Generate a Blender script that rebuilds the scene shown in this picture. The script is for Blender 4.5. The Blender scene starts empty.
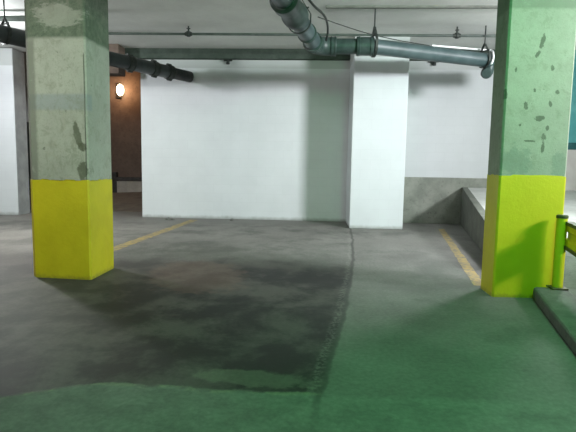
import bpy, bmesh, math, random
from mathutils import Vector, Matrix, Quaternion
random.seed(4)
S = bpy.context.scene
COL = S.collection

# ------------------------------------------------------------------ camera
F = 485.0
EYE = Vector((0, 0, 1.3))
RCAM = (Matrix.Rotation(math.radians(2.9), 3, 'Z')
        @ Matrix.Rotation(math.radians(90 - 5.85), 3, 'X')
        @ Matrix.Rotation(math.radians(0.95), 3, 'Z'))
cd = bpy.data.cameras.new('camera')
cd.sensor_width = 36.0
cd.lens = F * 36.0 / 576.0
cd.clip_start = 0.05
cam = bpy.data.objects.new('camera', cd)
COL.objects.link(cam)
cam.matrix_world = Matrix.Translation(EYE) @ RCAM.to_4x4()
S.camera = cam
S.view_settings.view_transform = 'Standard'
S.view_settings.look = 'None'
S.view_settings.exposure = 0.0
S.view_settings.gamma = 1.0

def ray(px, py):
    return RCAM @ Vector(((px - 288) / F, -(py - 216) / F, -1))
def onz(px, py, z=0.0):
    d = ray(px, py); t = (z - EYE.z) / d.z
    return EYE + d * t
def ony(px, py, Y):
    d = ray(px, py); t = Y / d.y
    return EYE + d * t

# ------------------------------------------------------------------ object helpers
def obj(name, bm, mat, parent=None, bevel=0.0, smooth=False, kind=None):
    bmesh.ops.recalc_face_normals(bm, faces=bm.faces[:])
    me = bpy.data.meshes.new(name)
    bm.to_mesh(me); bm.free()
    if mat: me.materials.append(mat)
    if smooth:
        for p in me.polygons: p.use_smooth = True
        try: me.set_sharp_from_angle(angle=math.radians(40))
        except Exception: pass
    o = bpy.data.objects.new(name, me)
    COL.objects.link(o)
    if parent: o.parent = parent
    if bevel:
        b = o.modifiers.new('bevel', 'BEVEL'); b.width = bevel; b.segments = 2
        b.limit_method = 'ANGLE'; b.angle_limit = math.radians(40)
    if kind: o['kind'] = kind
    return o
def tag(o, label, cat, group=None, kind='thing'):
    o['label'] = label; o['category'] = cat; o['kind'] = kind
    if group: o['group'] = group
    return o
def thing(name, label, cat, loc, group=None):
    o = bpy.data.objects.new(name, None); COL.objects.link(o)
    o.location = loc; o.empty_display_size = 0.1
    return tag(o, label, cat, group)

def add_prism(bm, pts, z0, z1):
    n = len(pts)
    def zz(z, i): return z[i] if isinstance(z, (list, tuple)) else z
    lo = [bm.verts.new((p[0], p[1], zz(z0, i))) for i, p in enumerate(pts)]
    hi = [bm.verts.new((p[0], p[1], zz(z1, i))) for i, p in enumerate(pts)]
    bm.faces.new(lo); bm.faces.new(hi)
    for i in range(n):
        j = (i + 1) % n
        bm.faces.new((lo[i], lo[j], hi[j], hi[i]))
def prism(pts, z0, z1):
    bm = bmesh.new(); add_prism(bm, pts, z0, z1); return bm
def add_box(bm, a, b):
    add_prism(bm, [(a[0], a[1]), (b[0], a[1]), (b[0], b[1]), (a[0], b[1])], a[2], b[2])
def box(a, b):
    bm = bmesh.new(); add_box(bm, a, b); return bm

def add_tube(bm, pts, r, n=24, cap=True):
    pts = [Vector(p) for p in pts]
    rs = r if isinstance(r, (list, tuple)) else [r] * len(pts)
    tans = []
    for i in range(len(pts)):
        a = pts[max(0, i - 1)]; b = pts[min(len(pts) - 1, i + 1)]
        t = b - a
        if t.length < 1e-7: t = tans[-1] if tans else Vector((0, 0, 1))
        tans.append(t.normalized())
    t0 = tans[0]
    u = t0.cross(Vector((0, 0, 1)))
    if u.length < 1e-3: u = t0.cross(Vector((1, 0, 0)))
    u.normalize()
    rings = []
    for i, p in enumerate(pts):
        if i:
            q = tans[i - 1].rotation_difference(tans[i]); u = q @ u
        v = tans[i].cross(u).normalized()
        rings.append([bm.verts.new(p + (u * math.cos(2 * math.pi * k / n) + v * math.sin(2 * math.pi * k / n)) * rs[i]) for k in range(n)])
    for A, B in zip(rings, rings[1:]):
        for k in range(n):
            bm.faces.new((A[k], A[(k + 1) % n], B[(k + 1) % n], B[k]))
    if cap:
        bm.faces.new(rings[0]); bm.faces.new(rings[-1])
def tube(pts, r, n=24):
    bm = bmesh.new(); add_tube(bm, pts, r, n); return bm
def add_collar(bm, c, d, r, w, lip=0.012):
    """a pipe coupling: rounded sleeve of radius r and width w round the axis d"""
    d = Vector(d).normalized(); c = Vector(c)
    prof = [(-.5, -lip), (-.47, 0), (-.3, .004), (-.28, -lip * .4), (.28, -lip * .4), (.3, .004), (.47, 0), (.5, -lip)]
    add_tube(bm, [c + d * w * a for a, _ in prof], [r + b for _, b in prof], 28)
def catmull(P, n=8):
    P = [Vector(p) for p in P]; out = []
    Q = [P[0] * 2 - P[1]] + P + [P[-1] * 2 - P[-2]]
    for i in range(1, len(Q) - 2):
        for k in range(n):
            t = k / n; a, b, c, d = Q[i - 1:i + 3]
            out.append(.5 * (2 * b + (c - a) * t + (2 * a - 5 * b + 4 * c - d) * t * t + (3 * b - a - 3 * c + d) * t ** 3))
    out.append(P[-1]); return out
def local(pts, o): return [Vector(p) - Vector(o) for p in pts]

# ------------------------------------------------------------------ materials
class NT:
    def __init__(s, name, rough=0.8, metal=0.0, spec=0.3):
        s.m = bpy.data.materials.new(name); s.m.use_nodes = True
        s.t = s.m.node_tree; s.b = s.t.nodes['Principled BSDF']
        s.b.inputs['Roughness'].default_value = rough
        s.b.inputs['Metallic'].default_value = metal
        s.b.inputs['Specular IOR Level'].default_value = spec
        tc = s.t.nodes.new('ShaderNodeTexCoord'); s.co = tc.outputs['Object']
        s.xyz = None
    def L(s, a, b): s.t.links.new(a, b)
    def setin(s, sock, v):
        if hasattr(v, 'is_linked'): s.L(v, sock)
        else: sock.default_value = v
    def math(s, op, a, b=None, c=None, clamp=False):
        n = s.t.nodes.new('ShaderNodeMath'); n.operation = op; n.use_clamp = clamp
        s.setin(n.inputs[0], a)
        if b is not None: s.setin(n.inputs[1], b)
        if c is not None: s.setin(n.inputs[2], c)
        return n.outputs[0]
    def step(s, v, a, b):
        n = s.t.nodes.new('ShaderNodeMapRange'); n.interpolation_type = 'SMOOTHSTEP'
        s.setin(n.inputs['Value'], v)
        n.inputs['From Min'].default_value = a; n.inputs['From Max'].default_value = b
        if a > b:
            n.inputs['From Min'].default_value = b; n.inputs['From Max'].default_value = a
            n.inputs['To Min'].default_value = 1; n.inputs['To Max'].default_value = 0
        return n.outputs['Result']
    def noise(s, scale, detail=5, rough=.6, stretch=None, dist=0.0, off=(0, 0, 0)):
        mp = s.t.nodes.new('ShaderNodeMapping'); s.L(s.co, mp.inputs['Vector'])
        mp.inputs['Scale'].default_value = stretch or (1, 1, 1)
        mp.inputs['Location'].default_value = off
        n = s.t.nodes.new('ShaderNodeTexNoise'); s.L(mp.outputs[0], n.inputs['Vector'])
        n.inputs['Scale'].default_value = scale; n.inputs['Detail'].default_value = detail
        n.inputs['Roughness'].default_value = rough; n.inputs['Distortion'].default_value = dist
        return n.outputs['Fac']
    def sep(s):
        if not s.xyz:
            n = s.t.nodes.new('ShaderNodeSeparateXYZ'); s.L(s.co, n.inputs[0]); s.xyz = n.outputs
        return s.xyz
    def mix(s, fac, a, b):
        n = s.t.nodes.new('ShaderNodeMix'); n.data_type = 'RGBA'
        s.setin(n.inputs[0], fac)
        for sock, v in ((n.inputs[6], a), (n.inputs[7], b)):
            if isinstance(v, tuple): sock.default_value = (*v[:3], 1)
            else: s.L(v, sock)
        return n.outputs[2]
    def mul(s, a, b): return s.math('MULTIPLY', a, b)
    def ell(s, axes, c, r, rot=0.0, nz=None, amp=.5):
        """soft elliptic patch on two axes, edge broken by noise"""
        X = s.math('SUBTRACT', s.sep()[axes[0]], c[0]); Y = s.math('SUBTRACT', s.sep()[axes[1]], c[1])
        cs, sn = math.cos(rot), math.sin(rot)
        a = s.math('DIVIDE', s.math('ADD', s.mul(X, cs), s.mul(Y, sn)), r[0])
        b = s.math('DIVIDE', s.math('ADD', s.mul(X, -sn), s.mul(Y, cs)), r[1])
        d = s.math('SQRT', s.math('ADD', s.mul(a, a), s.mul(b, b)))
        if nz is not None: d = s.math('ADD', d, s.mul(s.math('SUBTRACT', nz, .5), amp * 2))
        return s.step(d, 1.15, .8)
    def out(s, col, bump=None, strength=.3, dist=.01, rough=None):
        if isinstance(col, tuple): s.b.inputs['Base Color'].default_value = (*col[:3], 1)
        else: s.L(col, s.b.inputs['Base Color'])
        if bump is not None:
            n = s.t.nodes.new('ShaderNodeBump'); n.inputs['Strength'].default_value = strength
            n.inputs['Distance'].default_value = dist
            s.L(bump, n.inputs['Height']); s.L(n.outputs[0], s.b.inputs['Normal'])
        if rough is not None: s.L(rough, s.b.inputs['Roughness'])
        return s.m

def simple(name, a, b, scale=8, rough=.7, metal=0.0, bump=.15, lo=.35, hi=.65, spec=.3, stretch=None):
    n = NT(name, rough, metal, spec)
    z = n.noise(scale, 6, .6, stretch)
    return n.out(n.mix(n.step(z, lo, hi), a, b), n.noise(scale * 5), bump, .005)

# ------------------------------------------------------------------ key positions
YW = onz(250, 219.5).y                        # face of the back wall
ZC = ony(250, 50, YW).z                       # ceiling
print('YW', YW, 'ZC', ZC)

# ---- white painted block wall
def white_wall(name, c=(.66, .68, .70), scuff=.0):
    n = NT(name, .75, spec=.25)
    br = n.t.nodes.new('ShaderNodeTexBrick')
    cmb = n.t.nodes.new('ShaderNodeCombineXYZ')
    n.L(n.math('ADD', n.sep()[0], n.sep()[1]), cmb.inputs[0]); n.L(n.sep()[2], cmb.inputs[1])
    n.L(cmb.outputs[0], br.inputs['Vector'])
    br.inputs['Scale'].default_value = 1.0
    br.inputs['Brick Width'].default_value = .42; br.inputs['Row Height'].default_value = .21
    br.inputs['Mortar Size'].default_value = .006; br.inputs['Mortar Smooth'].default_value = .6
    br.inputs['Color1'].default_value = (1, 1, 1, 1); br.inputs['Color2'].default_value = (.985, .985, .985, 1)
    br.inputs['Mortar'].default_value = (.95, .95, .95, 1)
    z = n.noise(1.2, 5, .6)
    base = n.mix(n.step(z, .3, .7), tuple(x * .94 for x in c), c)
    mm = n.t.nodes.new('ShaderNodeMix'); mm.data_type = 'RGBA'; mm.blend_type = 'MULTIPLY'
    mm.inputs[0].default_value = 1.0
    n.L(base, mm.inputs[6]); n.L(br.outputs['Color'], mm.inputs[7])
    col = mm.outputs[2]
    # grime along the foot of the wall
    g = n.mul(n.step(n.math('ADD', n.sep()[2], n.mul(n.noise(6, 5, .7), .12)), .16, .05), .75)
    col = n.mix(g, col, (.22, .23, .21))
    sp = n.step(n.noise(9, 3, .6, off=(3, 1, 2)), .73, .78)
    col = n.mix(n.mul(sp, .25), col, (.4, .41, .4))
    # bare strip under the beam
    st = n.step(n.sep()[2], ZC - .43, ZC - .41)
    col = n.mix(n.mul(st, .55), col, (.34, .36, .34))
    return n.out(col, n.math('ADD', br.outputs['Fac'], n.mul(n.noise(60, 3), -.6)), .18, .006)
M_WHITE = white_wall('white_painted_block')
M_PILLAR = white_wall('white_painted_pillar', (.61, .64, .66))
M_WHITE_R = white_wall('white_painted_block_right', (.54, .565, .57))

def concrete(name, a, b, c, sc=3.0, bump=.35):
    n = NT(name, .85, spec=.2)
    z1 = n.noise(sc, 8, .65); z2 = n.noise(sc * 6, 6, .7, off=(4, 2, 1))
    col = n.mix(n.step(z1, .32, .68), a, b)
    col = n.mix(n.mul(n.step(z2, .52, .75), .8), col, c)
    pits = n.step(n.noise(38, 2, .5, off=(1, 5, 2)), .70, .76)
    col = n.mix(n.mul(pits, .5), col, tuple(x * .4 for x in c))
    return n.out(col, n.math('SUBTRACT', z2, n.mul(pits, .7)), bump, .012)
M_BARE = concrete('bare_concrete', (.19, .205, .175), (.27, .285, .245), (.125, .135, .11), 2.6)
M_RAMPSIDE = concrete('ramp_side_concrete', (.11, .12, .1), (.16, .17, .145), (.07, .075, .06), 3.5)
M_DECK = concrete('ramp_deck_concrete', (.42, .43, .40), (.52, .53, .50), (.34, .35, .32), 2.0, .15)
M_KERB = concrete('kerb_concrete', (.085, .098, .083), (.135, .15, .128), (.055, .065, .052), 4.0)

# ------------------------------------------------------------------ floor
def floor_mat():
    n = NT('stained_concrete_floor', .8, spec=.35)
    x, y, z = n.sep()
    n1 = n.noise(.9, 8, .62); n2 = n.noise(4.5, 8, .7, off=(2, 7, 0)); n3 = n.noise(30, 4, .65)
    ns = n.noise(1.1, 8, .68, stretch=(1, .8, 1), off=(5, 1, 0), dist=.15)
    col = n.mix(n.step(n1, .3, .7), (.105, .103, .096), (.165, .163, .152))
    bk = n.step(n.math('ADD', y, n.mul(n1, 2.0)), 7.0, 10.5)
    col = n.mix(n.mul(bk, .55), col, (.27, .262, .24))
    col = n.mix(n.mul(n.step(n2, .5, .72), .5), col, (.14, .14, .13))
    blot = n.noise(1.5, 9, .68, stretch=(1, .85, 1), off=(3, 3, 0), dist=.2)
    # slab joint: line through two ground points
    J0 = onz(351, 233); J1 = onz(346, 301); J2 = onz(321, 392)
    d1 = (J1.x - J0.x) / (J1.y - J0.y); d2 = ((J2.x - J1.x) / (J2.y - J1.y) - d1) / (J2.y - J0.y)
    yy = n.math('MAXIMUM', y, J2.y - .1)
    bend = n.mul(n.mul(n.math('SUBTRACT', yy, J0.y), n.math('SUBTRACT', yy, J1.y)), d2)
    k = d1
    wob = n.mul(n.math('SUBTRACT', n.noise(1.3, 5, .7, off=(9, 0, 0)), .5), .12)
    s = n.math('SUBTRACT', n.math('SUBTRACT', x, n.mul(n.math('SUBTRACT', y, J0.y), k)), J0.x)
    s = n.math('SUBTRACT', n.math('ADD', s, wob), bend)                                   # <0 left of the joint
    leftm = n.step(s, .03, -.03)
    # front edge of the worn dark bay
    E0 = onz(132, 388); E1 = onz(310, 395)
    ke = (E1.y - E0.y) / (E1.x - E0.x)
    e = n.math('SUBTRACT', n.math('SUBTRACT', y, n.mul(n.math('SUBTRACT', x, E0.x), ke)), E0.y)
    e = n.math('ADD', e, n.mul(n.math('SUBTRACT', n.noise(1.1, 6, .7, off=(0, 4, 0)), .5), .28))
    # left end of that edge swings towards the camera
    e = n.math('ADD', e, n.mul(n.step(x, E0.x - .1, E0.x - 1.1), .35))
    beyond = n.step(e, -.03, .05)
    # dark oily wear in the parking bay, with the shadow over it painted in
    yb = n.math('ADD', y, n.mul(n.math('SUBTRACT', ns, .5), 2.2))
    far = n.step(yb, 6.9, 5.9)
    lft = n.step(n.math('ADD', x, n.mul(n.math('SUBTRACT', n1, .5), 1.6)), -2.9, -1.6)
    d = n.mul(n.mul(leftm, beyond), far)
    dk = n.mul(d, n.math('ADD', .74, n.mul(lft, .22)))
    col = n.mix(dk, col, n.mix(n.step(blot, .42, .60), (.005, .0055, .005), (.055, .051, .045)))
    # broad mid-grey wear further back and blotches
    mid = n.mul(n.step(ns, .44, .62), n.mul(n.step(yb, 6.2, 7.6), n.step(yb, 11.6, 10.2)))
    col = n.mix(n.mul(n.mul(mid, leftm), .6), col, (.075, .078, .07))
    # grime right of the joint
    gr = n.mul(n.step(ns, .5, .66), n.math('SUBTRACT', 1.0, leftm))
    col = n.mix(n.mul(gr, .55), col, (.085, .09, .08))
    near = n.math('SUBTRACT', 1.0, beyond)
    col = n.mix(n.mul(near, .8), col, n.mix(n.step(n2, .35, .65), (.11, .118, .106), (.165, .172, .156)))
    # reddish rust bloom near the left column
    rb = n.ell((0, 1), (-1.35, 5.6), (.55, .9), .3, n2, .9)
    col = n.mix(n.mul(rb, .25), col, (.16, .09, .06))
    # joint line: dark crack with pale crumbs beside it
    ab = n.math('ABSOLUTE', s)
    crk = n.mul(n.step(ab, .035, .008), n.step(y, 2.2, 2.8))
    col = n.mix(n.mul(crk, .55), col, (.03, .03, .028))
    pale = n.mul(n.mul(n.step(n.math('ABSOLUTE', n.math('SUBTRACT', s, -.05)), .05, .01), n.step(n3, .45, .58)), n.step(y, 2.4, 2.9))
    col = n.mix(n.mul(pale, .22), col, (.30, .31, .27))
    # pale tide line along the front edge of the bay
    tl = n.mul(n.step(n.math('ABSOLUTE', n.math('SUBTRACT', e, .01)), .035, .006), n.mul(leftm, n.step(n.noise(7, 4, .7), .40, .55)))
    col = n.mix(n.mul(tl, .45), col, (.22, .24, .16))
    pd = n.mul(n.ell((0, 1), (-.35, 2.86), (.42, .11), -.1, n2, 1.0), leftm)
    col = n.mix(n.mul(pd, .4), col, (.15, .165, .12))
    fine = n.step(n3, .3, .75)
    mm = n.t.nodes.new('ShaderNodeMix'); mm.data_type = 'RGBA'; mm.blend_type = 'MULTIPLY'; mm.inputs[0].default_value = .25
    n.L(col, mm.inputs[6])
    cc = n.t.nodes.new('ShaderNodeCombineColor')
    for i in range(3): n.L(fine, cc.inputs[i])
    n.L(cc.outputs[0], mm.inputs[7])
    rg = n.math('SUBTRACT', .85, n.mul(dk, .2))
    return n.out(mm.outputs[2], n.math('SUBTRACT', n.math('ADD', n.mul(n3, .3), n2), crk), .12, .01, rg)
M_FLOOR = floor_mat()
obj('floor', box((-14, -5, -.2), (14, 24, 0)), M_FLOOR, kind='structure')

# ------------------------------------------------------------------ ceiling, beam, walls
def ceiling_mat():
    n = NT('painted_concrete_ceiling', .85, spec=.2)
    z1 = n.noise(1.1, 7, .6); z2 = n.noise(14, 5, .7)
    col = n.mix(n.step(z1, .3, .7), (.64, .65, .62), (.74, .75, .72))
    col = n.mix(n.mul(n.step(z2, .5, .75), .3), col, (.5, .51, .48))
    return n.out(col, z2, .2, .01)
M_CEIL = ceiling_mat()
xl = ony(127, 60, YW).x                     # right edge of the dark corridor mouth
obj('ceiling', box((-14, -5, ZC), (14, YW + .3, ZC + .25)), M_CEIL, kind='structure')
M_SEAM = concrete('ceiling_seam', (.12, .13, .11), (.18, .19, .17), (.09, .1, .08), 6)
sY = ony(400, 6, 8).copy()
sd = ray(400, 6); sYv = (EYE + sd * ((ZC - EYE.z) / sd.z)).y
obj('trim_1', box((.15, sYv - .03, ZC - .035), (6, sYv + .03, ZC)), M_SEAM, kind='structure')
M_BEAM = concrete('dark_beam', (.045, .062, .05), (.075, .095, .08), (.03, .042, .032), 5, .4)


xw0 = onz(139.5, 218).x; xp0 = onz(349, 228); xp1 = onz(403, 230)
zb = ony(440, 177.5, YW).z                  # top of the bare concrete course
obj('wall_back', box((xw0, YW, 0), (xp0.x - .001, YW + .3, ZC)), M_WHITE, kind='structure')
obj('wall_back_right', box((xp1.x + .001, YW, zb), (14, YW + .3, ZC)), M_WHITE_R, kind='structure')
obj('baseboard_back', box((xp1.x + .001, YW - .015, 0), (14, YW + .3, zb)), M_BARE, bevel=.01, kind='structure')
pil_y = (xp0.y + xp1.y) / 2
p = obj('white_pillar', box((xp0.x, pil_y, 0), (xp1.x, YW + .3, ZC - .004)), M_PILLAR, bevel=.012)
tag(p, 'white painted pillar running floor to ceiling against the white back wall', 'pillar')

obj('beam', box((xl - .05, YW - .14, ZC - .23), (xp0.x - .002, YW + .02, ZC)), M_BEAM, bevel=.012, kind='structure')
obj('beam', box((xp1.x + .002, YW - .14, ZC - .23), (5.5, YW + .02, ZC)), M_BEAM, bevel=.012, kind='structure')
# left white wall with its grey return
xa = onz(19.5, 215).x; ya = onz(10, 215).y
xr = onz(25, 213).x
bm = box((-14, ya, 0), (xa, ya + .28, ony(5, 48, ya).z))
obj('wall_left', bm, M_WHITE, bevel=.01, kind='structure')
M_GREY = simple('grey_painted_edge', (.30, .31, .31), (.38, .39, .39), 4)
obj('trim_2', box((xa + .003, ya + .02, 0), (xr + .02, ya + .5, ony(5, 48, ya).z)), M_GREY, bevel=.008, kind='structure')
M_WHITE2 = simple('pale_upper_wall', (.50, .51, .50), (.58, .59, .58), 3)
obj('wall_far_left', box((-14, ya + 3, 2.5), (xr - .2, ya + 3.2, ZC + .8)), M_WHITE2, kind='structure')

# ------------------------------------------------------------------ brown corridor with the wall lamp
M_BROWN = concrete('brown_wall', (.12, .09, .075), (.165, .125, .10), (.085, .065, .055), 2.2)
YB = 15.6
zr = ony(128, 193, YB).z                    # the corridor floor climbs a little
ramp_pts = [(-9, 12.9), (xw0 + .8, 12.9), (xw0 + .8, YB + 2), (-9, YB + 2)]
M_CORR = concrete('corridor_floor', (.13, .115, .095), (.19, .165, .135), (.08, .07, .06), 3)
obj('floor_corridor', prism(ramp_pts, -.05, [.004, .004, zr + .3, zr + .3]), M_CORR, kind='structure')
obj('wall_corridor', box((-9, YB + .55, 0), (xw0 + 1.2, YB + .8, 6)), M_BROWN, kind='structure')
obj('wall_corridor_side', box((xw0 + .8, YW + .3, 0), (xw0 + 1.0, YB + .7, 6)), M_BROWN, kind='structure')
# brown downstand over the mouth of the corridor
hz = ony(120, 47, YW - .35).z
obj('beam_corridor', box((ony(31, 60, YW - .5).x, YW - .55, ony(120, 74, YW - .5).z), (xl + .02, YW - .15, ZC)), M_BROWN, bevel=.02, kind='structure')
obj('ceiling_corridor', box((-14, YW + .3, ZC + 1.2), (xw0 + 1.2, YB + 3, ZC + 1.4)), M_CEIL, kind='structure')

# low barrier
YR = YB - .1
b0 = ony(117, 194, YR); b1 = ony(150, 190.5, YR + .25)
bz0 = b0.z; bz1 = ony(117, 181, YR).z
M_BGREY = concrete('barrier_concrete', (.36, .34, .30), (.46, .43, .38), (.27, .25, .22), 5)
M_BDARK = simple('barrier_dark_metal', (.025, .022, .02), (.05, .045, .04), 10, .5)
T = thing('barrier', 'low grey barrier with dark top rail and post before the brown wall', 'barrier', (b0.x, YR, zr - .1))
o = T.location
obj('panel', prism([(0, 0), (b1.x - b0.x, .25), (b1.x - b0.x, .37), (0, .12)], 0, bz1 - o.z), M_BGREY, T, .01)
obj('top_rail', prism([(0, -.04), (b1.x - b0.x, .21), (b1.x - b0.x, .39), (0, .14)], bz1 - o.z, bz1 - o.z + .13), M_BDARK, T, .015)
pz = ony(115, 172, YR).z
obj('post', prism([(-.14, -.02), (.0, -.02), (.0, .14), (-.14, .14)], -.05, pz - o.z), M_BDARK, T, .015)

# wall lamp
lp = ony(119.5, 90, YB + .42)
T = thing('wall_lamp', 'glowing bare wall lamp on the brown corridor wall', 'lamp', (lp.x, YB + .55, lp.z))
obj('backplate', box((-.17, -.05, -.26), (.02, 0, .22)), M_BDARK, T, .02)
obj('bracket', tube([(-.10, -.03, 0), (-.08, -.10, .02), (-.0, -.13, .01)], .035, 12), M_BDARK, T, smooth=True)
bm = bmesh.new(); bmesh.ops.create_uvsphere(bm, u_segments=20, v_segments=14, radius=.14)
for v in bm.verts: v.co = Vector((v.co.x * .85 + .03, v.co.y * .8 - .15, v.co.z * 1.35))
n = NT('warm_bulb'); n.b.inputs['Emission Color'].default_value = (1, .74, .45, 1)
n.b.inputs['Emission Strength'].default_value = 14
obj('bulb', bm, n.out((1, .9, .75)), T, smooth=True)

# ------------------------------------------------------------------ columns
def column_mat(name, base, dark, extra):
    n = NT(name, .85, spec=.25)
    z1 = n.noise(2.3, 8, .65); z2 = n.noise(11, 7, .7, off=(3, 3, 1)); z3 = n.noise(45, 3, .6)
    vs = n.noise(5, 6, .7, stretch=(1, 1, .25), off=(2, 0, 0), dist=.4)
    col = n.mix(n.step(z1, .33, .67), tuple(c * .86 for c in base), base)
    col = n.mix(n.mul(n.step(vs, .55, .72), .35), col, dark)
    col = extra(n, col, z1, z2, dark)
    gr = n.noise(60, 5, .75, off=(2, 6, 1)); gq = n.noise(7, 9, .8, off=(5, 2, 8), dist=.5)
    col = n.mix(n.mul(n.step(gr, .52, .70), .5), col, dark)
    col = n.mix(n.mul(n.step(gq, .50, .64), .5), col, dark)
    col = n.mix(n.mul(n.step(gq, .44, .30), .25), col, tuple(min(1, c * 1.25) for c in base))
    pit = n.step(n.noise(17, 5, .65, off=(7, 1, 4)), .66, .71)
    col = n.mix(n.mul(pit, .6), col, tuple(c * .5 for c in dark))
    return n.out(col, n.math('SUBTRACT', n.math('ADD', z2, n.mul(z3, .4)), pit), .3, .01)
def paint_mat(name, a, b):
    n = NT(name, .55, spec=.35)
    z1 = n.noise(2.5, 6, .6); z2 = n.noise(20, 6, .7)
    col = n.mix(n.step(z1, .3, .7), a, b)
    chip = n.step(n.noise(12, 6, .7, off=(2, 8, 3)), .73, .76)
    col = n.mix(n.mul(chip, .8), col, (.16, .14, .05))
    low = n.step(n.math('ADD', n.sep()[2], n.mul(z2, .12)), .12, .05)
    col = n.mix(n.mul(low, .6), col, (.14, .13, .03))
    return n.out(col, n.math('ADD', z1, n.mul(z2, .7)), .3, .012)

def rough_cut(bm, amp=.004): pass

def make_column(label, corners, zp, mat, pmat, cham=0.0):
    A, B, C = [Vector((c.x, c.y, 0)) for c in corners]
    D = A + C - B
    base = (A + B + C + D) / 4
    T = thing('concrete_column', label, 'column', base)
    A, B, C, D = [v - base for v in (A, B, C, D)]
    r = .018
    def corner(P, Q, R2, c):       # chamfer at Q
        return [Q + (P - Q).normalized() * c, Q + (R2 - Q).normalized() * c]
    pts = corner(D, A, B, cham or r) + corner(A, B, C, r) + corner(B, C, D, r) + corner(C, D, A, r)
    pts = [(q.x, q.y) for q in pts]
    obj('shaft', prism(pts, zp, ZC - .004), mat, T)
    # painted skin a few millimetres proud of the concrete, with a hand-painted top edge
    bm = bmesh.new()
    big = [(x * 1.012, y * 1.012) for x, y in pts]
    ring = []
    for i in range(len(big)):
        a = Vector(big[i]); b = Vector(big[(i + 1) % len(big)])
        k = max(1, int((b - a).length / .03))
        for j in range(k): ring.append(a.lerp(b, j / k))
    lo = [bm.verts.new((q.x, q.y, 0)) for q in ring]
    hi = [bm.verts.new((q.x, q.y, zp + random.uniform(-.008, .012))) for q in ring]
    bm.faces.new(lo); bm.faces.new(hi)
    for i in range(len(ring)):
        j = (i + 1) % len(ring); bm.faces.new((lo[i], lo[j], hi[j], hi[i]))
    obj('painted_base', bm, pmat, T)
    return T, base

# left column
cl = (onz(31.5, 277), onz(91, 280), onz(114, 268))
zpl = ony(60, 180, cl[0].y).z
bl = (cl[0] + cl[2]) / 2
def pL(px, py):
    q = ony(px, py, (cl[0].y + cl[1].y) / 2); return (q.x - bl.x, q.z)
def ex_left(n, col, z1, z2, dark):
    z = n.sep()[2]
    fm = n.step(n.sep()[1], -.20, -.24); zf = n.noise(16, 7, .75, off=(1, 9, 4))
    zt = pL(60, 38)[1]
    stain = n.step(n.math('ADD', z, n.mul(n.math('SUBTRACT', z1, .5), .08)), zt - .02, zt + .03)
    patch = n.mul(n.ell((0, 2), pL(58, 15), (.27, .12), -.1, n.noise(7, 7, .75, stretch=(.5, 1, 1.6), off=(2, 2, 2)), 1.6), fm)
    stain = n.mul(stain, n.math('SUBTRACT', 1.0, n.mul(patch, .6)))
    col = n.mix(n.mul(stain, .86), col, n.mix(n.step(zf, .35, .65), (.035, .062, .036), (.085, .115, .078)))
    za, zb2 = pL(60, 110)[1], pL(60, 94)[1]
    band = n.mul(n.step(z, za - .02, za + .02), n.step(z, zb2 + .02, zb2 - .02))
    col = n.mix(n.mul(n.mul(band, fm), .75), col, (.22, .25, .255))
    sc = n.mul(n.step(n.noise(4, 7, .75, stretch=(1, 1, 1), off=(6, 2, 3), dist=1.2), .53, .6), n.step(z, za + .1, za - .15))
    col = n.mix(n.mul(sc, .42), col, (.25, .26, .2))
    for c, r, rot in ((pL(79, 137), (.04, .17), .28), (pL(84, 171), (.058, .10), 0), (pL(83, 147), (.05, .05), 0)):
        col = n.mix(n.mul(n.mul(n.ell((0, 2), c, r, rot, zf, .9), fm), .85), col, (.075, .085, .055))
    xl0 = pL(31.5, 180)[0]
    ed = n.mul(n.step(n.math('ADD', n.sep()[0], n.mul(n.math('SUBTRACT', zf, .5), .05)), xl0 + .09, xl0 + .05), n.step(z, zt + .05, zt - .05))
    col = n.mix(n.mul(ed, .7), col, (.12, .13, .105))  # shade on the left chamfer painted into the concrete colour
    # scraped streaks and small chips
    stx = n.mul(n.step(n.noise(9, 7, .75, stretch=(1.6, 1, .6), off=(4, 8, 2), dist=1.5), .56, .64), fm)
    col = n.mix(n.mul(stx, .4), col, (.17, .18, .14))
    # crack down the right-hand edge of the front face
    xe = pL(86.3, 120)[0]
    ck = n.mul(n.step(n.math('ABSOLUTE', n.math('SUBTRACT', n.sep()[0], n.math('ADD', xe, n.mul(n.math('SUBTRACT', z2, .5), .012)))), .009, .003),
               n.step(z, pL(60, 52)[1], pL(60, 56)[1]))
    col = n.mix(n.mul(n.mul(ck, fm), .8), col, (.04, .045, .035))
    return col
M_COLL = column_mat('left_column_concrete', (.32, .335, .29), (.17, .185, .14), ex_left)
M_YELL = paint_mat('yellow_column_paint', (.42, .355, .006), (.50, .425, .009))
make_column('square concrete column with yellow base in front of the corridor with the lamp', cl, zpl, M_COLL, M_YELL, .06)

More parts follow.
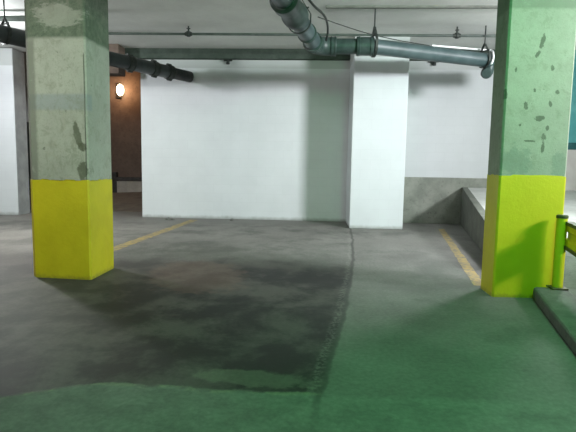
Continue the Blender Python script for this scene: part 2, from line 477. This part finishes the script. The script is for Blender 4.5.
# right column
cr0 = onz(492.5, 297)
crB = onz(557.5, 298.5)
crA = onz(480.5, 288)
cr = (Vector((cr0.x, cr0.y, 0)), Vector((crB.x, crB.y, 0)), Vector((crB.x + crA.x - cr0.x, crB.y + crA.y - cr0.y, 0)))
zpr = ony(530, 176, cr[0].y).z
br_ = (cr[0] + cr[2]) / 2
def pR(px, py):
    q = ony(px, py, cr[0].y); return (q.x - br_.x, q.z)
def ex_right(n, col, z1, z2, dark):
    z = n.sep()[2]
    fm = n.step(n.sep()[1], -.12, -.2); zf = n.noise(18, 7, .75, off=(1, 9, 4))
    top = n.step(n.math('ADD', z, n.mul(n.math('SUBTRACT', z2, .5), .05)), pR(530, 10)[1], pR(530, 6)[1])
    col = n.mix(n.mul(top, .55), col, (.12, .15, .11))
    lm = n.mul(n.step(n.math('ADD', n.sep()[0], n.mul(n.math('SUBTRACT', z2, .5), .1)), pR(505, 60)[0] + .03, pR(505, 60)[0] - .02),
               n.step(z, pR(500, 90)[1], pR(500, 10)[1]))
    col = n.mix(n.mul(lm, .8), col, (.10, .12, .08))
    for c, r, rot, a in ((pR(514, 163), (.16, .17), 0, 1.1), (pR(560, 165), (.07, .12), 0, 1.1)):
        col = n.mix(n.mul(n.mul(n.ell((0, 2), c, r, rot, n.noise(6, 8, .8, off=(8, 1, 1)), a * 1.6), fm), .65), col, (.17, .22, .18))
    for c, r, rot in ((pR(541, 118), (.05, .028), .1), (pR(526, 106), (.022, .04), 0), (pR(544, 137), (.03, .03), 0), (pR(543.5, 146), (.018, .06), 0),
                      (pR(543, 41), (.022, .055), -.2), (pR(538, 54), (.018, .035), -.4), (pR(553, 68), (.018, .03), 0), (pR(530, 141), (.05, .01), 0),
                      (pR(506, 95), (.018, .05), 0), (pR(520, 125), (.02, .02), 0), (pR(551, 104), (.015, .03), .2), (pR(516, 70), (.012, .03), 0), (pR(535, 90), (.012, .02), 0), (pR(548, 128), (.015, .02), 0), (pR(558, 92), (.02, .02), 0)):
        col = n.mix(n.mul(n.mul(n.ell((0, 2), c, r, rot, zf, 1.7), fm), .85), col, (.06, .075, .05))
    return col
M_COLR = column_mat('right_column_concrete', (.30, .33, .265), (.18, .205, .15), ex_right)
M_YELR = paint_mat('yellow_green_column_paint', (.49, .445, .006), (.55, .50, .009))
TR, _ = make_column('square concrete column with yellow base beside the kerb and guardrail', cr, zpr, M_COLR, M_YELR)
TR.name = 'concrete_column.001'

# ------------------------------------------------------------------ painted floor lines
M_LINE = NT('worn_yellow_line', .75)
zz = M_LINE.noise(9, 7, .7)
ml = M_LINE.out(M_LINE.mix(M_LINE.step(zz, .36, .62), (.15, .14, .11), (.34, .255, .09)), zz, .2, .004)
def line(a, b, w, label):
    a = onz(*a); b = onz(*b); d = (b - a).normalized(); s = Vector((-d.y, d.x, 0)) * w / 2
    c = (a + b) / 2
    bm = bmesh.new(); L = []; R = []
    N = 40
    for i in range(N + 1):
        q = a.lerp(b, i / N) - c
        L.append(bm.verts.new((*(q + s * random.uniform(.85, 1.1)).xy, .003)))
        R.append(bm.verts.new((*(q - s * random.uniform(.85, 1.1)).xy, .003)))
    for i in range(N): bm.faces.new((L[i], R[i], R[i + 1], L[i + 1]))
    o = obj('parking_line', bm, ml); o.location = (c.x, c.y, 0)
    return tag(o, label, 'floor line', 'yellow parking bay lines')
line((194, 220), (92, 257), .2, 'faded yellow bay line running from white wall toward left yellow column')
line((441, 229), (480, 286), .13, 'yellow bay line beside the ramp ending at the right column').name = 'parking_line.001'

# ------------------------------------------------------------------ ramp, kerb, guard rail on the right
r0 = onz(458, 222); r1 = onz(483, 253)
zt0 = onz(462, 187, 0); z_far = ony(461, 187, YW).z
z_near = ony(484, 221.5, r1.y).z
sl = (z_far - z_near) / (YW - r1.y)
def ramp_z(Y): return z_near + sl * (Y - r1.y)
k0 = onz(527, 292); k1 = onz(571.5, 352)
kd = (k1 - k0).normalized()
kside = Vector((-kd.y, kd.x, 0))
if kside.x < 0: kside = -kside
knear = k0 + kd * 5.5
print('ramp', r0, r1, z_far, z_near, 'kerb', k0, k1, 'rz at kerb', ramp_z(k0.y))
Yr0 = cr[0].y + .02
redge = lambda Y: r1.x + (r0.x - r1.x) * (Y - r1.y) / (r0.y - r1.y)
T = thing('ramp', 'pale concrete ramp climbing behind the right yellow column to the back wall', 'ramp', (r1.x + 2, r1.y, 0))
o = T.location
Ymid = crA.y + .75
deck = [(redge(YW - .02) + .12, YW - .02), (9.5, YW - .02), (9.5, Ymid), (redge(Ymid) + .12, Ymid)]
obj('deck', prism([(x - o.x, y - o.y) for x, y in deck], 0, [ramp_z(y) - .01 for x, y in deck]), M_DECK, T)
sw = [(redge(YW - .02), YW - .02), (redge(YW - .02) + .14, YW - .02), (redge(Ymid) + .14, Ymid), (redge(Ymid), Ymid)]
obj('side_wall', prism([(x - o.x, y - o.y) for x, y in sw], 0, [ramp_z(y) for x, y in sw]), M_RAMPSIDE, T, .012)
# lower deck to the right of the kerb
kin0 = k0 + kside * .34; kin1 = knear + kside * .34
zk = .13
cx1 = max(cr[1].x, cr[2].x) + .03
lower = [(kin1.x, kin1.y), (9.5, kin1.y), (9.5, Ymid), (cx1, Ymid), (cx1, kin0.y), (kin0.x, kin0.y)]
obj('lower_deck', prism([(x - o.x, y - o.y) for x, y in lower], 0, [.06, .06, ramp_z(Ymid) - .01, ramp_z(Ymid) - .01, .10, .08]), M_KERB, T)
ka = k0 + kd * max(0, (k0.y - cr[0].y + .03) / -kd.y)
kp = [ka, Vector((ka.x + .335, ka.y, 0)), knear + kside * .33, knear]
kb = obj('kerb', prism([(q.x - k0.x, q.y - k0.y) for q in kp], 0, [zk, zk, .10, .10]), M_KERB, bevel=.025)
kb.location = (k0.x, k0.y, 0)
tag(kb, 'low dark concrete kerb in the right foreground under the yellow guardrail', 'kerb')

M_POST = paint_mat('yellow_post_paint', (.56, .55, .008), (.64, .62, .015))
M_EDGE = simple('dark_rail_edge', (.05, .06, .025), (.10, .11, .04), 12, .6)
pb = onz(557, 288.5, zk)
pr_top = ony(557, 217, pb.y).z
T = thing('guardrail', 'yellow steel guardrail with stubby capped post beside the right column', 'guardrail', (pb.x, pb.y, zk))
hp = pr_top - zk
obj('post', tube([(0, 0, 0), (0, 0, hp)], .05, 20), M_POST, T, smooth=True)
cp = obj('cap', tube([(0, 0, hp - .01), (0, 0, hp + .012), (0, 0, hp + .022)], [.055, .055, .045], 20), M_EDGE, T, smooth=True)
obj('foot_plate', box((-.075, -.075, 0), (.075, .075, .018)), M_EDGE, T, .004)
ra = ony(563.5, 221, pb.y).z - zk; rb_ = ony(562.5, 248, pb.y).z - zk
rd = Vector((-.27, -1, 0)).normalized(); rs = Vector((rd.y, -rd.x, 0))
if rs.x < 0: rs = -rs
st = Vector((.028, -.03, 0))
L = 4.2
def rail_prof(bm, prof, back=.0):
    rings = []
    for t in (0, L):
        q = st + rd * t
        rings.append([bm.verts.new(q + rs * a + Vector((0, 0, z))) for a, z in prof])
    n = len(prof)
    for i in range(n):
        j = (i + 1) % n
        bm.faces.new((rings[0][i], rings[0][j], rings[1][j], rings[1][i]))
    bm.faces.new(rings[0]); bm.faces.new(rings[1])
h = ra - rb_
bm = bmesh.new()
rail_prof(bm, [(.0, rb_ + .03), (.0, rb_ + .09), (.02, rb_ + .11), (.02, ra - .11), (.0, ra - .09), (.0, ra - .03), (.03, ra - .03), (.05, ra - .1), (.05, rb_ + .1), (.03, rb_ + .03)])
obj('rail', bm, M_POST, T)
for z0, z1 in ((ra - .032, ra), (rb_, rb_ + .032)):
    bm = bmesh.new(); rail_prof(bm, [(-.012, z0), (-.012, z1), (.06, z1), (.06, z0)])
    obj('rail_edge', bm, M_EDGE, T)

# far side beyond the right column
YF = YW - .03
M_TEAL = simple('teal_wall', (.10, .36, .38), (.16, .46, .47), 2)
M_PINK = simple('pale_pink_wall', (.62, .55, .55), (.70, .64, .63), 2)
xf = ony(562, 100, YF).x
obj('wall_right', box((xf, YF - .10, ony(572, 150, YF).z + .16), (14, YF + .02, ZC)), M_TEAL, kind='structure')
obj('baseboard_right', box((xf, YF - .14, .3), (14, YF + .02, ony(572, 150, YF).z)), M_PINK, kind='structure')
obj('trim_3', box((xf, YF - .13, ony(572, 150, YF).z), (14, YF + .02, ony(572, 150, YF).z + .16)), simple('dark_teal_band', (.02, .10, .11), (.04, .14, .15), 5), kind='structure')

# ------------------------------------------------------------------ big drain pipe overhead
M_PIPE = simple('dark_green_grey_pipe', (.03, .055, .056), (.055, .085, .088), 3, .42, .0, .12, spec=.5, stretch=(1, 1, 1))
M_COUP = simple('coupling_and_dim_pipe_iron', (.02, .042, .036), (.042, .068, .062), 8, .45, spec=.5)
M_ROD = simple('hanger_steel', (.02, .027, .024), (.045, .052, .046), 20, .5, .3)
PR = .135
Zp = ony(370, 46, 8.6).z
def onzp(px, py): return onz(px, py, Zp)
a0 = onzp(284, -1); el = onzp(316, 46.5)
e1 = ony(372, 46.5, el.y - .02); e2 = onzp(487, 60.5)
e1.z = Zp
print('pipe', a0, el, e1, e2, Zp)
dnear = (a0 - el).normalized(); a_far = el + dnear * 6.5
T = thing('drain_pipe', 'large green-grey drain pipe bending at an elbow under the ceiling', 'pipe', el)
o = el
near = obj('near_pipe', tube(local([el + dnear * .18, a_far], o), PR, 32), M_PIPE, T, smooth=True)
d12 = (e1 - el).normalized(); d23 = (e2 - e1).normalized()
obj('middle_pipe', tube(local([el + d12 * .18, e1], o), PR * .96, 32), M_COUP, T, smooth=True)  # darker coupling colour paints in the dimmer light on this run
obj('far_pipe', tube(local([e1, e2 + d23 * .9], o), PR * .96, 32), M_PIPE, T, smooth=True)
# elbow
arc = []
for i in range(9):
    t = i / 8; P0 = el + dnear * .26; P2 = el + d12 * .26
    arc.append(P0 * (1 - t) ** 2 + el * 2 * t * (1 - t) + P2 * t * t)
obj('elbow', tube(local(arc, o), PR * 1.13, 28), M_COUP, T, smooth=True)
def coupling(c, d, r, w, name='coupling', mat=M_COUP, par=T, org=o):
    bm = bmesh.new(); add_collar(bm, Vector(c) - Vector(org), d, r, w); return obj(name, bm, mat, par, smooth=True)
coupling(el + dnear * .30, dnear, PR * 1.22, .12)
coupling(el + d12 * .30, d12, PR * 1.2, .1)
t1 = (onzp(305, 33) - el).length; coupling(el + dnear * t1, dnear, PR * 1.1, .07)
t2 = (onzp(292, 14) - el).length
bm = bmesh.new()
add_tube(bm, local([el + dnear * (t2 + q) for q in (-.14, -.12, .0, .05, .35, .42, .46, .62, .66)], o),
         [PR * x for x in (1.05, 1.34, 1.36, 1.22, 1.2, 1.24, 1.36, 1.36, 1.1)], 32)
obj('bell_joint', bm, M_COUP, T, smooth=True)
coupling(e1 + d12 * -.12, d12, PR * 1.17, .3)
# capped drop at the far end
q = onzp(487, 60.5); q2 = ony(486.5, 73, q.y)
bm = bmesh.new(); dv = Vector((-.35, -1, -.25)).normalized()
add_tube(bm, local([q2 - dv * .12, q2 + dv * .03, q2 + dv * .07], o), [PR * .78, PR * .78, PR * .6], 24)
obj('end_cap', bm, M_COUP, T, smooth=True)
obj('drop_pipe', tube(local([q + d23 * .1, q2 + Vector((.04, .02, .0))], o), PR * .62, 20), M_COUP, T, smooth=True)

def hanger(c, d, r, label, top=ZC, lean=0.0, yoke=.17):
    """clevis hanger: strap loop under the pipe, triangular yoke, threaded rod"""
    c = Vector(c); d = Vector(d).normalized(); s = Vector((-d.y, d.x, 0)).normalized()
    T = thing('pipe_hanger', label, 'pipe hanger', c, 'steel hangers carrying the overhead pipes')
    pts = []
    for i in range(25):
        a = math.radians(200 - 220 * i / 24 + 0) if False else math.pi + math.pi * i / 24
        pts.append(s * math.cos(a) * (r + .012) + Vector((0, 0, math.sin(a) * (r + .012))))
    top_l = pts[0] + Vector((0, 0, r * .6)); top_r = pts[-1] + Vector((0, 0, r * .6))
    apex = Vector((0, 0, r + yoke))
    loop = [apex] + [top_l] + pts + [top_r] + [apex]
    bm = bmesh.new()
    w = d * .022
    loop2 = loop[:-1]
    A = [bm.verts.new(v - w) for v in loop2]; B = [bm.verts.new(v + w) for v in loop2]
    n = len(loop2)
    for i in range(n):
        j = (i + 1) % n; bm.faces.new((A[i], A[j], B[j], B[i]))
    ob = obj('strap', bm, M_ROD, T)
    sm = ob.modifiers.new('solid', 'SOLIDIFY'); sm.thickness = .014; sm.offset = 0
    obj('cross_bolt', tube([s * -(r * .9) + Vector((0, 0, r + .03)), s * (r * .9) + Vector((0, 0, r + .03))], .012, 10), M_ROD, T)
    obj('rod', tube([apex + Vector((0, 0, -.03)), Vector((lean, 0, top - c.z))], .012, 10), M_ROD, T, smooth=True)
    return T
h1 = hanger(e1 + d23 * .04, d12 * .6 + d23 * .4, PR * 1.17, 'steel loop hanger holding the big drain pipe above the white pillar')
h2 = hanger(onzp(484, 60), d23, PR, 'steel loop hanger at the far end of the big drain pipe by the right column')
h3 = hanger(el + dnear * (t2 - .35), dnear, PR * 1.15, 'steel loop hanger round the sloping near run of the big drain pipe', yoke=.2)

# black cable looped beside the near run
M_BLACK = simple('black_cable', (.02, .025, .022), (.04, .045, .04), 30, .5)
sd = Vector((-dnear.y, dnear.x, 0)).normalized()
if sd.x < 0: sd = -sd
cb = []
for t, off, z in ((2.6, .17, .16), (t2 + .2, .20, .16), (t2 - .1, .26, .12), (t2 - .45, .34, .10), (t2 - .8, .34, .08), (.55, .28, .07), (.3, .22, .02)):
    cb.append(el + dnear * t + sd * off + Vector((0, 0, z)))
cab = obj('cable', tube(local(catmull(cb, 8), el), .017, 10), M_BLACK, smooth=True); cab.location = el
tag(cab, 'black cable looping along the near run of the big drain pipe', 'cable')

# white conduit that follows the far pipe
w0 = ony(318, 17, 7.6); w1 = ony(350, 28, 8.25); w2 = ony(372, 34.5, 8.55); w3 = ony(402, 41, 8.75)
zt = Zp + PR + .06
w4 = onz(432, 45.5, zt + .03); w5 = onz(491.5, 50.5, zt + .03); w6 = ony(493, 52.5, w5.y - .25); w7 = ony(491.5, 64, w5.y - .4)
wc = obj('wire', tube(local(catmull([w0, w1, w2, w3, w4 + Vector((-.05, 0, 0))], 6), w2), .008, 8), M_BLACK, smooth=True); wc.location = w2
w0z = w0.z
tag(wc, 'thin dark wire crossing above the big drain pipe hanger', 'wire')
M_WCON = simple('white_conduit', (.72, .76, .74), (.80, .84, .82), 6, .4)
pts = [w4] + [w4.lerp(w5, t) for t in (.3, .6, .9)] + [w5, w6, (w6 + w7) / 2 + Vector((.02, 0, 0)), w7]
wo = obj('conduit', tube(local(catmull(pts, 6), w4), .018, 12), M_WCON, smooth=True); wo.location = w4
tag(wo, 'thin white conduit lying along the top of the big drain pipe', 'conduit')

# ------------------------------------------------------------------ thin sprinkler line under the ceiling
ysp = 9.7
s0 = ony(112, 33.5, ysp); s1 = ony(500, 36.0, ysp)
zs = (s0.z + s1.z) / 2
print('sprinkler z', s0, s1, ZC)
M_SPR = simple('grey_green_steel_pipe', (.05, .07, .06), (.085, .105, .092), 6, .5, spec=.4)
T = thing('sprinkler_pipe', 'thin grey sprinkler pipe crossing below the ceiling with two drop hangers', 'pipe', (0, ysp, zs))
xs0, xs1 = -8.5, 5.5
kz = (s1.z - s0.z) / (s1.x - s0.x)
Z = lambda x: s0.z + kz * (x - s0.x) - zs
obj('pipe', tube([(xs0, 0, Z(xs0)), (xs1, 0, Z(xs1))], .024, 14), M_SPR, T, smooth=True)
for px in (188.5, 457):
    x = ony(px, 34.5, ysp).x
    bm = bmesh.new()
    add_tube(bm, [(x, 0, Z(x) - .05), (x, 0, Z(x) - .04), (x, 0, Z(x) + .045), (x, 0, Z(x) + .05)], [.03, .045, .045, .03], 14)
    add_tube(bm, [(x - .07, 0, Z(x)), (x + .07, 0, Z(x))], .036, 14)
    fit = obj('fitting', bm, M_ROD, T, smooth=True)
    bm = bmesh.new()
    add_tube(bm, [(x, 0, Z(x) + .05), (x, 0, Z(x) + .10)], .018, 10)
    add_tube(bm, [(x, 0, Z(x) + .10), (x, 0, Z(x) + .108)], .04, 14)
    add_tube(bm, [(x, 0, Z(x) + .108), (x, 0, ZC - zs - .004)], .016, 8)
    obj('drop_hanger', bm, M_ROD, T, smooth=True)  # drop hanger, its rod reaching up to the ceiling
# dark clips on the beam
for i, (px, py, lb) in enumerate(((228, 59, 'small dark clip under the beam left of the white pillar'), (434.5, 60.5, 'small dark clip under the beam right of the white pillar'))):
    c = ony(px, py, YW - .08); c.z = ZC - .23 - .062
    bm = bmesh.new()
    add_tube(bm, [(0, 0, -.05), (0, 0, .06)], [.045, .03], 12); add_tube(bm, [(-.10, 0, .04), (.10, 0, .04)], .025, 10)
    q = obj('beam_clip' if not i else 'beam_clip.001', bm, M_ROD, smooth=True); q.location = c
    tag(q, lb, 'clip', 'small clips under the beam')

# ------------------------------------------------------------------ dark pipe on the left
M_DPIPE = simple('dark_blue_black_pipe', (.014, .02, .021), (.032, .042, .042), 4, .4, spec=.5)
QR = .14
q1 = ony(190, 77, YW - .05); zq = q1.z
q0 = onz(0, 33.5, zq)
dq = (q0 - q1).normalized(); q00 = q0 + dq * 2.5
T = thing('dark_pipe', 'dark pipe with bolted couplings passing behind the left column into the white wall', 'pipe', q1)
mid = q1 + dq * 1.35
obj('pipe', tube(local([q1 + dq * .6, q00], q1), QR, 28), M_DPIPE, T, smooth=True)
obj('wall_sleeve', tube(local([q1 + dq * .005, q1 + dq * .62], q1), QR * .9, 28), simple('brown_black_sleeve', (.02, .022, .022), (.045, .045, .042), 6, .6), T, smooth=True)
for t in (.66, 1.1, 1.75):
    c = q1 + dq * t
    cl_ = coupling(c, dq, QR * 1.12, .16, 'coupling', M_BLACK, T, q1)
    for sg in (1, -1):
        s = Vector((-dq.y, dq.x, 0)).normalized()
        v = (Vector((0, 0, 1)) if sg > 0 else Vector((0, 0, -1)))
        b = c + v * (QR * 1.12) - q1
        obj('bolt_lug', tube([b - dq * .06, b + dq * .06], .032, 10), M_BLACK, cl_, smooth=True)
tq = (onz(8, 34, zq) - q1).length
h4 = hanger(q1 + dq * tq, dq, QR, 'steel loop hanger holding the dark pipe left of the left column', yoke=.12)
# high pale duct/pipe line on the far left, seen over the white wall
zz1 = ony(12, 18.5, 8.7)
gp = thing('pipe_run', 'grey pipe high under the ceiling behind the top of the left column', 'pipe', zz1)
obj('pipe', tube([(-5.2, 0, 0), (.9, 0, 0)], .05, 14), M_SPR, gp, smooth=True)
for x in (-3.6, -1.2, .7):
    obj('support_rod', tube([(x, 0, .045), (x, 0, ZC - zz1.z - .003)], .008, 8), M_ROD, gp)

# small chips of debris by the wall foot
M_CHIP = simple('concrete_chip', (.10, .10, .09), (.17, .17, .155), 20)
for i, (px, py, s) in enumerate(((168, 219.8, .07), (173, 219.9, .05), (232, 220.5, .05))):
    c = onz(px, py)
    c.y = min(c.y, YW - .1)
    bm = bmesh.new(); bmesh.ops.create_icosphere(bm, subdivisions=2, radius=s)
    for v in bm.verts:
        v.co *= random.uniform(.75, 1.2); v.co.z = max(0, v.co.z * .7 + s * .2)
    q = obj('concrete_chip', bm, M_CHIP); q.location = (c.x, c.y, 0)
    tag(q, ['larger loose concrete chip lying at the foot of the white wall near the yellow line',
            'smaller loose chip right beside the larger chip at the white wall foot',
            'lone small chip at the foot of the white wall away from the yellow line'][i], 'debris', 'concrete chips at the wall foot')

# walls outside the view so light bounces like in a closed garage
M_GARAGE = simple('garage_wall', (.35, .36, .34), (.42, .43, .41), 2)
obj('wall_west', box((-14.2, -5, 0), (-14, 24, ZC + 1.4)), M_GARAGE, kind='structure')
obj('wall_east', box((14, -5, 0), (14.2, 24, ZC + 1.4)), M_GARAGE, kind='structure')
obj('wall_south', box((-14, -5.2, 0), (14, -5, ZC)), M_GARAGE, kind='structure')

# ------------------------------------------------------------------ lights
def area(name, loc, size, energy, col, rot=(0, 0, 0)):
    l = bpy.data.lights.new(name, 'AREA'); l.shape = 'RECTANGLE'; l.size, l.size_y = size
    l.energy = energy; l.color = col
    o = bpy.data.objects.new(name, l); COL.objects.link(o); o.location = loc
    o.rotation_euler = [math.radians(a) for a in rot]
    return o
def point(name, loc, energy, col, r=.1):
    l = bpy.data.lights.new(name, 'POINT'); l.energy = energy; l.color = col; l.shadow_soft_size = r
    o = bpy.data.objects.new(name, l); COL.objects.link(o); o.location = loc
    return o
COOL = (.94, .97, 1.0); GREEN = (.22, 1.0, .42)
def aim(o, t):
    o.rotation_euler = (Vector(t) - o.location).to_track_quat('-Z', 'Y').to_euler()
key = area('tube_key', (6.6, 3.2, 3.36), (1.2, .6), 245, COOL); aim(key, (-1.8, 12, 1.5)); key.data.spread = math.radians(85)
point('tube_left', (-6.6, 8.6, 3.5), 330, COOL, .18)
point('tube_right', (4.6, 8.3, 3.45), 105, COOL, .18)
fr = area('fill_ramp_floor', (4.4, 8.2, 3.5), (.7, .2), 62, COOL); aim(fr, (1.6, 6.6, 0)); fr.data.spread = math.radians(95)  # added fill for the floor by the right column, kept off the wall
fl = area('fill_lane_floor', (-6.4, 8.3, 3.5), (.7, .2), 55, (1, .97, .9)); aim(fl, (-4.4, 7.2, 0)); fl.data.spread = math.radians(95)  # added fill to brighten the floor at the back left
nl = area('tube_near_left', (-3.4, 1.6, 3.6), (1.2, .25), 55, (1, .98, .90)); aim(nl, (-3.2, 6.5, 1.4)); nl.data.spread = math.radians(110)
point('tube_green', (1.6, 2.0, 3.6), 265, GREEN, .2)
point('lamp_glow', (lp.x + .1, YB + .1, lp.z), 34, (1, .55, .28), .12)

w = bpy.data.worlds.new('world'); S.world = w; w.use_nodes = True
bg = w.node_tree.nodes['Background']; bg.inputs[0].default_value = (.7, .9, .8, 1); bg.inputs[1].default_value = .03
